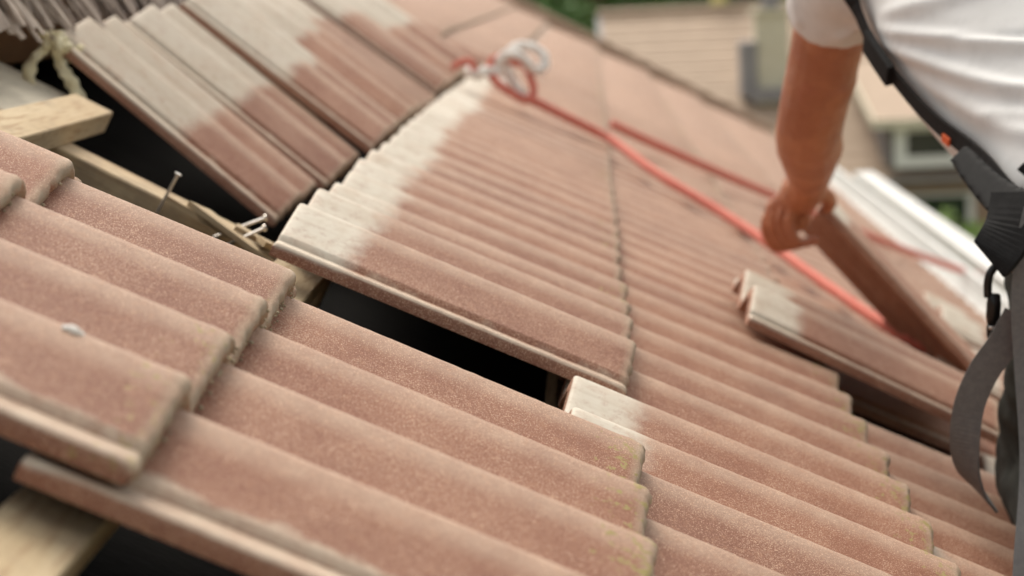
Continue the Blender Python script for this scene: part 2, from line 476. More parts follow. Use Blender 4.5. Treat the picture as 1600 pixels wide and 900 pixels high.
# battens, counter battens, rafters ------------------------------------------
def batten(v, u0, u1, w=-.089, wd=.055, th=.03, name='batten', m_='wood'):
    b = MB(); b.box(-wd/2, wd/2, -(u1-u0)/2, (u1-u0)/2, -th, 0)
    o = b.build(name, M[m_], roof, matrix=ROOF @ Matrix.Translation((v, (u0+u1)/2, w)))
    return bevel(o, .0015, 1)
batten(-.031, NEAR, VERGE-.06)
for r in range(1, 5):
    batten(rows[r]-TILE_L+.035, NEAR, VERGE-.06)
batten(-.388, NEAR, .845)
batten(-.60, NEAR, .30)
batten(-.388, 4.3, VERGE-.06); batten(-.60, 4.3, VERGE-.06)
for u in (-2.3, -1.55, -.78, 3.0, 3.8, 4.6, 5.4, 6.2, 7.0, 7.8, 8.6, 9.4, 10.1):
    b = MB(); b.box(-(EAVE-RIDGE-.08)/2, (EAVE-RIDGE-.08)/2, -.03, .03, -.125, 0)
    bevel(b.build('rafter', M['wood_v'], roof, matrix=ROOF @ Matrix.Translation(((EAVE+RIDGE)/2, u, -.1195))), .002, 1)
b = MB(); b.box(-.31, .31, -.03, .03, -.06, 0)
bevel(b.build('counter_batten', M['wood_v'], roof, matrix=ROOF @ Matrix.Translation((-.315, .66, -.1195))), .002, 1)
b = MB(); b.box(-.15, .15, -.8, .45, -.018, 0)
b.build('sarking_board', M['greywood'], roof, matrix=ROOF @ Matrix.Translation((-.555, .62, -.135)))
# splinters broken off the batten
for (v, u, w, a, l) in ((-.17, .60, -.117, .3, .10), (-.13, .59, -.115, -.2, .12), (-.10, .63, -.116, .6, .09), (-.075, .60, -.110, .9, .07)):
    b = MB(); b.prism([(-l/2, -.012, 0), (l/2, -.004, 0), (l/2+.012, .004, 0), (-l/3, .014, 0)], (0, 0, .007))
    b.build('wood_splinter', M['wood_v'], roof, matrix=ROOF @ Matrix.Translation((v, u, w)) @ Matrix.Rotation(a, 4, 'Z') @ Matrix.Rotation(.15, 4, 'Y'))
def nail(name, p0, p1, label):
    p0, p1 = RP(*p0), RP(*p1); d = (p1-p0).normalized()
    b = MB(); b.tube([p0, p0+(p1-p0)*.93, p1-d*.0012], [.0019, .0019, .0019], 10); b.tube([p1-d*.0014, p1], [.0042, .0042], 12)
    o = b.build(name, M['steel'], None, smooth=False)
    tag(o, label, 'nail', 'nails sticking out of the exposed batten')
nail('nail', (-.222, .62, -.135), (-.219, .62, -.082), 'steel nail standing upright on the exposed rafter')
nail('nail', (-.150, .62, -.132), (-.108, .66, -.090), 'longer upper nail of the slanting pair beside the opened tile edge')
nail('nail', (-.130, .58, -.128), (-.100, .62, -.094), 'lower nail of the slanting pair beside the opened tile edge')

# ridge --------------------------------------------------------------------
b = MB(); b.box(-.03, .02, NEAR, VERGE-.1, -.16, -.06)
b.build('ridge_board', M['redwood'], roof, matrix=ROOF @ Matrix.Translation((RIDGE+.06, 0, -.01)))
b = MB(); rr = random.Random(4)
for i in range(420):
    u = -.4 + i*.0075 + rr.uniform(-.004, .004); wd = rr.uniform(.004, .011)
    l = rr.uniform(.08, .16); dv = rr.uniform(-.05, .09); lift = rr.uniform(-.02, .03)
    pts = [(RIDGE-.03+rr.uniform(-.02, .01), u, -.005+rr.uniform(0, .02)), (RIDGE+.06, u+dv*.4, -.01+lift), (RIDGE+.04+l*.6, u+dv*.8, -.030+lift*.8), (RIDGE+.04+l, u+dv, -.060+lift*.6)]
    b.ribbon([Vector(q) for q in spline(pts, 3)], (.3, rr.uniform(-.5, .5), 1), wd*1.6, .0022)
tag(b.build('ridge_fringe', M['bristle'], roof, matrix=ROOF), kind='stuff')
# half round ridge caps
def ridge_cap(u0):
    b = MB(); rings = []
    for i in range(2):
        for yy, rs in (((u0, 1.0), (u0+.40, .92)) if True else ()): pass
    for t_, r_ in ((0, .098), (.05, .100), (.055, .092), (.42, .086)):
        ring = []
        for k in range(13):
            a = math.pi*(-.12 + 1.24*k/12)
            ring.append((RIDGE-.03+math.cos(a)*r_*1.1, u0+t_, -.035+math.sin(a)*r_))
        for k in range(12, -1, -1):
            a = math.pi*(-.12 + 1.24*k/12)
            ring.append((RIDGE-.03+math.cos(a)*(r_-.014)*1.1, u0+t_, -.035+math.sin(a)*(r_-.014)))
        rings.append(ring)
    b.rings(rings, True)
    o = b.build('ridge_tile', M['bristle'] if u0 < 4 else M['nroof'], roof, smooth=False, matrix=ROOF)
u = -1.0
while u < VERGE-.4:
    ridge_cap(u); u += .37

# verge and gutter -----------------------------------------------------------
b = MB(); b.box(RIDGE, EAVE+.02, VERGE-.06, VERGE, -.16, .048)
bevel(b.build('verge_board', M['nroof'], roof, matrix=ROOF), .012, 2)
b = MB(); gc = RP(EAVE+.055, 0, -.05)
def arc(r, a0, a1, n=12): return [(gc.x+.07+r*math.cos(a0+(a1-a0)*i/n), gc.z+r*math.sin(a0+(a1-a0)*i/n)) for i in range(n+1)]
sec = arc(.085, math.pi, 2*math.pi) + [(gc.x+.07+.100, gc.z-.004), (gc.x+.07+.100, gc.z+.016), (gc.x+.07+.077, gc.z+.016)] + arc(.077, 2*math.pi, math.pi)
b.prism([(x, NEAR, z) for x, z in sec], (0, VERGE-NEAR, 0))
b.build('gutter', M['white'], house)
pl = MB(); pl.box(gc.x+.215, gc.x+.31, 2.6, 8.2, gc.z-.035, gc.z+.02)
tag(bevel(pl.build('white_plank', M['white']), .006), 'long white plank beside the white gutter, behind the worker', 'plank')
b = MB(); b.box(EAVE-.03, EAVE-.005, NEAR, VERGE-.07, -.30, -.125)
b.build('fascia_board', M['white'], house, matrix=ROOF)

# ------------------------------------------------------------------ loose tiles
def loose(label, white, lichen=.2, me=None, dust=.9, **kw):
    mt = tile_matrix(**kw)
    o = link('loose_roof_tile', me or near_me[rnd.randrange(3)], None, mt)
    o.color = (white, lichen, .1, dust)
    tag(o, label, 'roof tile', 'loosened roof tiles')
    return o
D = math.radians
fan = [ # v_tail, u_crest, w, tilt, yaw, roll, label
    (-.120, 1.156, -.127, D(17.4), 0, 0, 'tile with pale upper half beside the dark roof opening, nearest the nails'),
    (-.100, 1.441, -.094, D(16.3), 0, 0, 'pale topped loosened tile, second from the dark opening with the nails'),
    (-.078, 1.706, -.044, D(14.9), D(0), D(0), 'pale topped loosened tile, third from the dark opening with the nails'),
    (-.075, 2.05, -.030, D(14.0), D(-1), D(0), 'loosened tile, fourth from the dark opening with the nails'),
    (-.07, 2.39, -.035, D(13.0), D(-1), D(0), 'loosened tile, fifth from the dark opening, before the wide shaded gap'),
    (-.075, 2.93, -.02, D(13.0), D(-2), D(-2), 'raised loosened tile just past the wide shaded gap'),
    (-.075, 3.36, -.02, D(12.5), D(-2), D(-2), 'blurred pale headed tile between the shaded gap and the rope knot'),
    (-.07, 3.80, -.015, D(12.0), D(-3), D(-3), 'loosened tile nearest to the white rope knot'),
]
for i, (v, u, w, tl, ya, ro, lab) in enumerate(fan):
    loose(lab, (.225, .20, .215, .16, .10, .12, .2, .19)[i], .1, near_me[i % 3] if i < 3 else mid_me, (.55, .65, .75, .7, .7, .7, .8, .8)[i], v_tail=v, u_crest=u, w=w, tilt=tl, yaw=ya, roll=ro)
# around the worker
loose('loose tile lying slid up over the hole, white head towards the red rope', .085, .1, v_tail=.925, u_crest=1.166, w=.056, tilt=D(2.9))
loose('tile held tilted up by its pale end in the worker\'s hand', .055, 0, v_tail=1.035, u_crest=1.705, w=.047, tilt=D(23.7), yaw=D(-12), roll=D(-14))
loose('loose pale headed tile lying behind the tile being held, below the red rope', .10, 0, v_tail=1.50, u_crest=2.55, w=.045, tilt=D(5), yaw=D(4))
loose('loose tile lying nearest the grey lanyard, half hidden by it', .12, 0, v_tail=1.36, u_crest=1.78, w=.045, tilt=D(4), yaw=D(-5))

# cream tie knotted round the head of the first loosened tile
tie = empty('cream_tie', RP(-.50, 1.10, -.09))
tag(tie, 'cream knotted tie at the upper corner of the first loosened tile', 'tie')
def kn(p): return RP(p[0], p[1], p[2])
b = MB(); rg_ = random.Random(6)
for i in range(16):
    b.ellipsoid(kn((-.515+rg_.uniform(-.020, .028), 1.06+rg_.uniform(-.03, .03), -.078+rg_.uniform(-.014, .014))), (rg_.uniform(.006, .013), rg_.uniform(.006, .013), rg_.uniform(.005, .011)), None, 8, 6)
b.build('knot', M['cream_tie'], tie, False)
def tail(pts, w0, w1, nrm):
    P_ = [kn(q) for q in spline(pts, 6)]; b = MB(); n_ = len(P_)
    b.ribbon(P_, [Vector(nrm)+Vector((.5*math.sin(i*.9), .3*math.cos(i*1.3), 0)) for i in range(n_)], [w0+(w1-w0)*i/(n_-1)+.003*math.sin(i*1.7) for i in range(n_)], .0035)
    b.build('tie_end', M['cream_tie'], tie, True)
tail([(-.505, 1.055, -.085), (-.490, 1.05, -.100), (-.468, 1.045, -.112), (-.445, 1.045, -.132)], .014, .020, (.2, -1, .4))
tail([(-.520, 1.045, -.085), (-.527, 1.035, -.108), (-.520, 1.03, -.135), (-.508, 1.035, -.150)], .012, .024, (-.2, -1, .2))
# small pale blob of sealant on the front tile
b = MB(); b.ellipsoid((0, 0, -.001), (.0055, .004, .0032)); b.ellipsoid((.005, .002, -.0015), (.003, .003, .002)); b.ellipsoid((-.005, -.001, -.0015), (.0025, .003, .002))
tag(b.build('sealant_blob', M['rope_white'], None, True, RP(-.075, -.445, .0) and ROOF @ Matrix.Translation((-.080, -.452, -.004))),
    'tiny translucent white blob on the crest of the nearest tile', 'sealant')

# ------------------------------------------------------------------ ropes
def surf(u):      # height of tile crests under a rope
    return .006
def rope(name, pts, r, mat, label, n=10):
    P_ = spline([RP(v, u, w) for v, u, w in pts], n*2)
    b = MB(); frames = []; prev = None; acc = 0
    for i, p in enumerate(P_):
        t = (P_[min(i+1, len(P_)-1)] - P_[max(i-1, 0)]).normalized()
        a = t.orthogonal() if prev is None else prev
        a = (a - t*a.dot(t)).normalized(); prev = a
        if i: acc += (p-P_[i-1]).length
        frames.append((p, a, t.cross(a), acc))
    # resample finely so that the twist shows
    tot = frames[-1][3]; m_ = max(8, int(tot/(r*1.1))); k = 0; fine = []
    for i in range(m_+1):
        d_ = tot*i/m_
        while k < len(frames)-2 and frames[k+1][3] < d_: k += 1
        f0, f1 = frames[k], frames[k+1]; q = (d_-f0[3])/max(1e-6, f1[3]-f0[3])
        fine.append((f0[0].lerp(f1[0], q), f0[1].lerp(f1[1], q).normalized(), f0[2].lerp(f1[2], q).normalized(), d_))
    for st in range(3):
        pts_ = []
        for p, a, c_, d_ in fine:
            ph = d_/(r*7)*2*math.pi + st*2*math.pi/3
            pts_.append(p + (a*math.cos(ph) + c_*math.sin(ph))*r*.48)
        b.tube(pts_, r*.56, 7)
    return tag(b.build(name, M[mat], None, True), label, 'rope')
rope('rope', [(.106, 2.98, .022), (.16, 2.985, .022), (.24, 3.0, .021), (.33, 3.01, .019), (.45, 2.78, .013), (.60, 2.62, .012), (.70, 2.43, .012), (.80, 2.15, .012), (.90, 1.93, .012), (1.0, 1.88, .012)], .0118, 'rope_red',
     'nearer red rope running from the white knot down to the held tile')
rope('rope', [(.335, 3.55, .021), (.48, 3.62, .021), (.66, 3.75, .021), (.85, 3.93, .021), (1.05, 4.1, .021), (1.25, 4.35, .021), (1.52, 4.72, .021), (1.75, 5.0, .03)], .0125, 'rope_red',
     'farther red rope passing behind the worker\'s hand')
# loop of red rope and white rope knot by the closed part of the roof
rope('rope', [(.053, 2.98, .080), (.020, 2.99, .085), (-.004, 3.0, .072), (-.009, 3.0, .045), (.022, 2.97, .024), (.069, 2.96, .016), (.106, 2.98, .014), (.114, 3.0, .037), (.088, 3.01, .069), (.060, 3.02, .088)], .0105, 'rope_red',
     'upright red rope loop beside the white knot', 8)
rope('rope', [(-.085, 2.99, .004), (-.070, 2.99, .030), (-.050, 2.99, .036), (-.036, 2.99, .022)], .0095, 'rope_red', 'short red rope end left of the white knot', 6)
rope('rope', [(-.05, 3.02, .012), (-.023, 2.985, .018), (-.010, 2.98, .036), (.012, 2.99, .040), (.022, 3.0, .072), (.020, 3.02, .103), (.044, 3.03, .126), (.084, 3.03, .130), (.107, 3.02, .111), (.097, 3.0, .085), (.052, 2.99, .100), (.020, 2.98, .092), (.006, 2.99, .066), (.042, 3.0, .048), (.073, 3.0, .030), (.099, 3.0, .020), (.06, 3.05, .018), (.0, 3.06, .02)], .0135, 'rope_white',
     'white rope knotted in loops at the end of the pale tile heads', 8)
# ------------------------------------------------------------------ the worker
def remesh(mb, name, mat, voxel, smooth_it=6, parent=None):
    me = mb.mesh(name, mat, True)
    o = bpy.data.objects.new(name, me); col.objects.link(o)
    r = o.modifiers.new('r', 'REMESH'); r.mode = 'VOXEL'; r.voxel_size = voxel; r.use_smooth_shade = True
    s_ = o.modifiers.new('s', 'SMOOTH'); s_.iterations = smooth_it; s_.factor = .5
    dg = bpy.context.evaluated_depsgraph_get(); dg.update()
    me2 = bpy.data.meshes.new_from_object(o.evaluated_get(dg)); me2.name = name
    bpy.data.objects.remove(o); bpy.data.meshes.remove(me)
    me2.materials.clear(); me2.materials.append(mat)
    me2.polygons.foreach_set('use_smooth', [True]*len(me2.polygons))
    return me2

person = empty('person', (.88, .62, RP(.9, .6, 0).z))
tag(person, 'person kneeling on the tiles in white t-shirt and black harness, lifting a tile', 'person')
spine = [ # centre, half width, half depth
    ((.920, .53, 4.53), .165, .125), ((.912, .58, 4.60), .172, .125), ((.900, .67, 4.69), .152, .108), ((.880, .76, 4.765), .146, .104),
    ((.855, .87, 4.84), .165, .115), ((.830, .98, 4.92), .182, .118), ((.812, 1.07, 4.985), .170, .098), ((.804, 1.13, 5.04), .095, .075), ((.802, 1.17, 5.085), .058, .058), ((.803, 1.21, 5.13), .055, .056)]
def torso(b, grow=0.0, i0=0, i1=None, n=40, sub=4, fold=None):
    S = spine[i0:i1]
    c = spline([q[0] for q in S], sub); wa = spline([(q[1], q[2], 0) for q in S], sub)
    rings = []
    for i, p in enumerate(c):
        t = (c[min(i+1, len(c)-1)]-c[max(i-1, 0)]).normalized()
        sx = Vector((1, 0, 0)); sx = (sx - t*sx.dot(t)).normalized(); nb = t.cross(sx)
        ring = []
        for k in range(n):
            a = 2*math.pi*k/n
            ca, sa = math.cos(a), math.sin(a)
            e = .85
            x = math.copysign(abs(ca)**e, ca)*(wa[i].x+grow); y = math.copysign(abs(sa)**e, sa)*(wa[i].y+grow)
            ring.append(p + sx*x + nb*y)
        rings.append(ring)
    b.rings(rings, True)

shL, elL, wrL = Vector((.612, 1.090, 4.990)), Vector((.583, 1.298, 4.757)), Vector((.609, 1.560, 4.645))
shR, elR, wrR = Vector((1.000, 1.090, 4.990)), Vector((1.10, 1.26, 4.78)), Vector((1.06, 1.46, 4.62))
hipL, knL, anL, toL = Vector((.835, .60, 4.56)), Vector((.825, .800, 4.325)), Vector((.785, .42, 4.365)), Vector((.775, .28, 4.355))
hipR, knR, anR, toR = Vector((1.005, .60, 4.54)), Vector((1.09, .86, 4.215)), Vector((1.10, .46, 4.20)), Vector((1.10, .32, 4.19))
def limb(b, a, m1, c, r, bulge=.0):
    pts = spline([a, a.lerp(m1, .5), m1, m1.lerp(c, .35), c], 5)
    n = len(pts); rr_ = []
    for i in range(n):
        s = i/(n-1)*4; k = int(min(s, 3)); f = s-k
        rr_.append(r[k]*(1-f)+r[k+1]*f)
    b.tube(pts, rr_, 18)
body = MB()
torso(body, -.006)
limb(body, shL, elL, wrL, (.058, .052, .050, .052, .031))
body.ellipsoid(shL.lerp(elL, .62)+Vector((.008, .004, .0)), (.045, .042, .07))
body.ellipsoid(elL.lerp(wrL, .25)+Vector((-.014, -.004, -.010)), (.036, .062, .040))
body.ellipsoid(elL+Vector((.0, -.034, .002)), (.022, .018, .026))
body.ellipsoid(elL.lerp(wrL, .28)+Vector((.018, -.004, -.006)), (.032, .06, .034))
limb(body, shR, elR, wrR, (.056, .046, .043, .047, .029))
body.ellipsoid(shL, (.062, .062, .062)); body.ellipsoid(shR, (.062, .062, .062))
body.ellipsoid(elL+Vector((-.012, -.018, -.004)), (.026, .026, .03))
limb(body, hipL, knL, anL, (.085, .075, .055, .058, .036)); limb(body, hipR, knR, anR, (.085, .075, .055, .058, .036))
body.tube([anL+Vector((0, 0, .0)), anL.lerp(toL, .5), toL], [.036, .036, .026], 12); body.tube([anR, anR.lerp(toR, .5), toR], [.036, .036, .026], 12)
# head, tilted forward, looking down at the tile
hd = Vector((.792, 1.315, 5.215)); hrot = Matrix.Rotation(D(-35), 3, 'X')
body.ellipsoid(hd, (.077, .098, .118), hrot, 20, 14)
body.ellipsoid(hd + hrot @ Vector((0, .045, -.055)), (.055, .055, .062), hrot)          # jaw
body.tube([hd + hrot @ Vector((0, .088, .015)), hd + hrot @ Vector((0, .112, -.018)), hd + hrot @ Vector((0, .095, -.028))], [.009, .015, .010], 10)
body.tube([hd + hrot @ Vector((-.024, .092, -.062)), hd + hrot @ Vector((0, .100, -.060)), hd + hrot @ Vector((.024, .092, -.062))], [.006, .009, .006], 8)
for sx in (-1, 1):
    body.ellipsoid(hd + hrot @ Vector((sx*.078, -.005, -.005)), (.010, .022, .034), hrot)
    body.tube([hd + hrot @ Vector((sx*.012, .094, .022)), hd + hrot @ Vector((sx*.045, .084, .024))], [.008, .007], 8)
# left hand: palm and five fingers closed on the head of the tile
def hand(b, wr, pc, kn_, fingers, thumb):
    b.tube([wr, wr.lerp(pc, .5), pc], [.031, .037, .034], 14)
    for k in kn_: b.tube([wr.lerp(pc, .55), k], [.027, .0145], 10)
    for f in fingers: b.tube(spline(f, 3), [.0102-.0022*i/(len(f)*3-2) for i in range((len(f)-1)*3+1)], 10)
    b.tube(spline(thumb, 3), [.0145-.003*i/(len(thumb)*3-2) for i in range((len(thumb)-1)*3+1)], 10)
TH = RP(.925, 1.40, .045)
KN = [Vector((.590-.011*i, 1.606+.026*i, 4.600+.004*i-.003*i*i)) for i in range(4)]
FG = []
for i, k in enumerate(KN):
    ln = (.92, 1.0, 1.04, .96)[i]
    FG.append([k, k+Vector((-.012, .006, -.034))*ln, k+Vector((.006, .012, -.070))*ln, k+Vector((.040, .020, -.068))*ln])
THB = [Vector((.614, 1.600, 4.630)), Vector((.640, 1.618, 4.616)), Vector((.651, 1.640, 4.598)), Vector((.646, 1.658, 4.586))]
body.ellipsoid((.598, 1.680, 4.580), (.026, .040, .036))
hand(body, wrL, Vector((.598, 1.648, 4.606)), KN, FG, THB)
# right hand resting flat on the tiles
pR = wrR + Vector((.0, .05, -.055)); KR = [pR+Vector((-.03+.02*i, .03-.004*abs(i-1), -.012)) for i in range(4)]
hand(body, wrR, pR, KR, [[k, k+Vector((0, .03, -.006)), k+Vector((0, .055, -.016)), k+Vector((0, .072, -.03))] for k in KR],
     [pR+Vector((-.025, -.01, 0)), pR+Vector((-.05, .01, -.01)), pR+Vector((-.055, .035, -.02))])
link('body', remesh(body, 'body', M['skin'], .0034, 1), person)
# hair cap and eyes
b = MB(); b.ellipsoid(hd + hrot @ Vector((0, -.014, .022)), (.083, .096, .108), hrot, 20, 14); b.ellipsoid(hd + hrot @ Vector((0, -.045, -.04)), (.068, .062, .07), hrot)
link('hair', remesh(b, 'hair', M['hair'], .006, 2), person)
for sx in (-1, 1):
    b = MB(); b.ellipsoid(hd + hrot @ Vector((sx*.030, .089, .006)), (.011, .008, .008), hrot, 10, 8); b.build('eye', M['eye'], person, True)

# t-shirt -------------------------------------------------------------------
b = MB(); torso(b, .014, 2, 9, 48, 5)
def sleeve(b, sh, el, inner):
    d = (el-sh).normalized()
    b.tube([inner, sh + d*.0, sh + d*.045, sh+d*.085, sh+d*.098], [.085, .080, .073, .070, .070], 24)
sleeve(b, shL, elL, Vector((.70, 1.05, 4.975))); sleeve(b, shR, elR, Vector((.91, 1.05, 4.975)))
sh_me = remesh(b, 'shirt', M['shirt'], .0055, 24)
# folds pulled from the armpit across the back
bv = BVHTree.FromPolygons([v.co for v in sh_me.vertices], [p.vertices for p in sh_me.polygons])
def on(p):
    l, n_, i, d_ = bv.find_nearest(Vector(p)); return l
folds = [ # control points near the back, width, height
    ([(.635, .955, 4.925), (.72, .86, 4.93), (.85, .82, 4.955), (.98, .83, 4.95)], .013, .007),
    ([(.632, .945, 4.91), (.70, .82, 4.895), (.80, .72, 4.89), (.95, .70, 4.885)], .011, .013),
    ([(.635, .93, 4.89), (.69, .78, 4.86), (.78, .67, 4.845), (.92, .64, 4.84)], .012, .014),
    ([(.655, .86, 4.85), (.70, .74, 4.815), (.77, .64, 4.79), (.88, .60, 4.785)], .013, .007),
    ([(.72, .72, 4.81), (.78, .645, 4.815), (.86, .62, 4.815)], .010, .005),
    ([(.70, .80, 4.90), (.76, .74, 4.915), (.84, .74, 4.92)], .009, -.005),
    ([(.67, 1.0, 4.965), (.75, .95, 4.985), (.87, .95, 4.995)], .014, .006),
    ([(.60, 1.12, 4.93), (.62, 1.07, 4.90), (.64, 1.02, 4.90)], .010, .008),
    ([(.57, 1.10, 4.96), (.58, 1.13, 4.90), (.59, 1.16, 4.88)], .010, .007),
]
FP = []
for pts, wd, ht in folds:
    pl = [on(p) for p in spline(pts, 10)]
    FP.append((pl, wd, ht))
nv = []
for v in sh_me.vertices:
    c, n_ = v.co, v.normal
    dz = 0
    for pl, wd, ht in FP:
        dmin = 9; jm = 0
        for j, q in enumerate(pl):
            d2 = (q-c).length_squared
            if d2 < dmin: dmin = d2; jm = j
        if dmin < (3.4*wd)**2:
            for ja, jb in ((jm-1, jm), (jm, jm+1)):
                if 0 <= ja and jb < len(pl):
                    ab = pl[jb]-pl[ja]; tt = max(0, min(1, (c-pl[ja]).dot(ab)/max(1e-9, ab.length_squared)))
                    dmin = min(dmin, (pl[ja]+ab*tt-c).length_squared)
            s = jm/(len(pl)-1); dz += .8*ht*math.exp(-dmin/(2*(wd*.62)**2))*min(1, 4*s+.35, 4*(1-s)+.2)
    dz += .004*noise.noise(Vector((c.x*7, c.y*6, c.z*13))) + .0022*noise.noise(Vector((c.x*16+5, c.y*13, c.z*22)))
    nv.append(c + n_*dz)
for v, q in zip(sh_me.vertices, nv): v.co = q
# open the hem and the cuffs: drop the caps that close the cloth
bm = bmesh.new(); bm.from_mesh(sh_me); bmesh.ops.smooth_vert(bm, verts=bm.verts, factor=.3)
ax = (Vector(spine[3][0])-Vector(spine[2][0])).normalized(); c0 = Vector(spine[2][0])
dl = (elL-shL).normalized(); dr = (elR-shR).normalized()
kill = [f for f in bm.faces if (f.calc_center_median()-c0).dot(ax) < .004 or
        ((f.calc_center_median()-shL).dot(dl) > .095 and (f.calc_center_median()-shL).length < .2 and f.normal.dot(dl) > .5) or
        ((f.calc_center_median()-shR).dot(dr) > .095 and (f.calc_center_median()-shR).length < .2 and f.normal.dot(dr) > .5)]
bmesh.ops.delete(bm, geom=kill, context='FACES'); bm.to_mesh(sh_me); bm.free()
sh_me.polygons.foreach_set('use_smooth', [True]*len(sh_me.polygons))
so = link('t_shirt', sh_me, person)
sm = so.modifiers.new('thick', 'SOLIDIFY'); sm.thickness = .003; sm.offset = -1
b = MB(); torso(b, .006, 1, 4, 40, 4)
link('undershirt', b.mesh('undershirt', M['undershirt'], True), person)
# trousers ---------------------------------------------------------------------
b = MB(); torso(b, .010, 0, 3, 32, 4)
limb(b, hipL, knL, anL, (.098, .088, .068, .070, .055)); limb(b, hipR, knR, anR, (.098, .088, .068, .070, .055))
b.ellipsoid((.92, .56, 4.53), (.17, .13, .12))
tr = remesh(b, 'trousers', M['trouser'], .008, 6)
for v in tr.vertices:
    c = v.co; v.co = c + v.normal*(.006*noise.noise(Vector((c.x*22, c.y*22, c.z*40))))
link('trousers', tr, person)
for an, to in ((anL, toL), (anR, toR)):
    b = MB(); b.tube([an+Vector((0, .02, .01)), an, an.lerp(to, .5), to, to+(to-an)*.1], [.046, .048, .044, .038, .025], 14)
    link('boot', remesh(b, 'boot', M['harness'], .006, 3), person)

# harness -----------------------------------------------------------------------
def on_shirt(p, lift):
    l, n_, i, d_ = bv.find_nearest(Vector(p)); return l + n_*lift, n_
def strap(pts, width, parent, name='harness_strap', mat='harness', lift=.014, thick=.004, n=8):
    P_, N_ = [], []
    for q in spline(pts, n):
        l, nn = on_shirt(q, lift); P_.append(l); N_.append(nn)
    for _ in range(2):
        P_ = [P_[0]] + [(P_[i-1]+P_[i]*2+P_[i+1])/4 for i in range(1, len(P_)-1)] + [P_[-1]]
    b = MB(); b.ribbon(P_, N_, width, thick); return b.build(name, M[mat], parent)
strap([(.68, 1.12, 5.06), (.63, 1.05, 5.0), (.612, .96, 4.905), (.632, .87, 4.835), (.655, .77, 4.78), (.685, .66, 4.755), (.72, .59, 4.72)], .024, person)
strap([(.95, .80, 4.90), (.87, .66, 4.84), (.78, .58, 4.78), (.72, .55, 4.74)], .040, person)
strap([(.618, .94, 4.893), (.622, .91, 4.87), (.628, .88, 4.845)], .032, person, 'strap_adjuster', lift=.020, thick=.010)
strap([(.650, .765, 4.768), (.655, .752, 4.763)], .011, person, 'orange_stitching', 'orange', lift=.018, thick=.003)
# padded hip belt and hip flap
b = MB()
b.ribbon(spline([(.688, .655, 4.765), (.708, .565, 4.730), (.735, .490, 4.712), (.80, .45, 4.70), (.90, .435, 4.70)], 8), (-.5, -.6, .5), [.026+.0016*i for i in range(33)], .016)
link('hip_pad', remesh(b, 'hip_pad', M['harness'], .005, 3), person)
b = MB(); b.ribbon(spline([(.722, .500, 4.735), (.708, .478, 4.70), (.690, .468, 4.675), (.683, .468, 4.668)], 6), [(-.55, -.8, .1)]*19, [.06-.0006*i for i in range(19)], .010)
bevel(b.build('hip_flap', M['harness'], person), .003)

# carabiner, lanyard -------------------------------------------------------------
car = empty('carabiner', (.708, .53, 4.60)); tag(car, 'black metal locking carabiner hanging from the harness beside the grey lanyard', 'carabiner')
cc = Vector((.7085, .53, 4.604)); ex = Vector((1, .05, 0)).normalized(); ez = Vector((.06, 0, 1)).normalized()
b = MB(); ring = []
for i in range(33):
    a = math.radians(100 + 320*i/32)
    ring.append(cc + ex*(.0165*math.cos(a)*(1.1 if math.sin(a) > 0 else .85)) + ez*(.044*math.sin(a)))
ring = [cc + ex*x + ez*z for x, z in ((.012, .047), (.004, .051), (-.006, .049), (-.014, .040), (-.0165, .028), (-.0155, .012))]
b.tube(spline(ring, 5), .0048, 10)
ring = [cc + ex*x + ez*z for x, z in ((-.0105, -.020), (-.0095, -.033), (-.003, -.044), (.006, -.048), (.014, -.044), (.018, -.03), (.018, 0), (.017, .03), (.014, .043), (.011, .048))]
b.tube(spline(ring, 5), .0050, 10)
b.build('frame', M['black_metal'], car, True)
b = MB(); b.tube([cc + ex*x + ez*z for x, z in ((-.0085, .016), (-.0085, .014), (-.0085, .004), (-.0085, -.010), (-.0090, -.020))], [.0052, .0072, .0082, .0080, .0055], 14)
b.build('gate_sleeve', M['black_metal'], car, True)
b = MB(); b.tube([cc + ex*-.0095 + ez*-.0205, cc + ex*-.0095 + ez*-.0245], .0056, 12); b.build('collar', M['steel'], car, True)

b = MB(); b.ribbon(spline([(.738, .470, 4.72), (.728, .462, 4.68), (.722, .460, 4.62), (.724, .455, 4.55), (.722, .42, 4.45), (.702, .36, 4.36), (.690, .32, 4.30)], 8), (-.25, -1, .1), .034, .003)
tag(b.build('lanyard_strap', M['strap'], None), 'grey webbing strap hanging straight down from the harness', 'strap')
b = MB()
lp = spline([(.722, .500, 4.60), (.704, .503, 4.566), (.684, .508, 4.535), (.669, .513, 4.497), (.664, .517, 4.455), (.668, .525, 4.42), (.680, .535, 4.395), (.693, .545, 4.378), (.70, .55, 4.372)], 8)
def _tw(s_):
    q = min(1, max(0, (s_-.30)/.55)); q = q*q*(3-2*q)
    return Vector((-.1, -1, .15)).lerp(Vector((-1, -.35, .1)), q)
nn = [_tw(i/(len(lp)-1)) for i in range(len(lp))]
b.ribbon(lp, nn, .034, .0028)
tag(b.build('lanyard_strap', M['strap'], None), 'grey webbing strap looping out to the left under the carabiner', 'strap')
b = MB(); b.ribbon(spline([(.742, .49, 4.64), (.730, .49, 4.60), (.727, .49, 4.56), (.735, .49, 4.52)], 6), (-.3, -1, 0), .02, .004)
tag(b.build('red_strap', M['red_strap'], None), 'short red webbing piece at the harness behind the grey lanyard', 'strap')

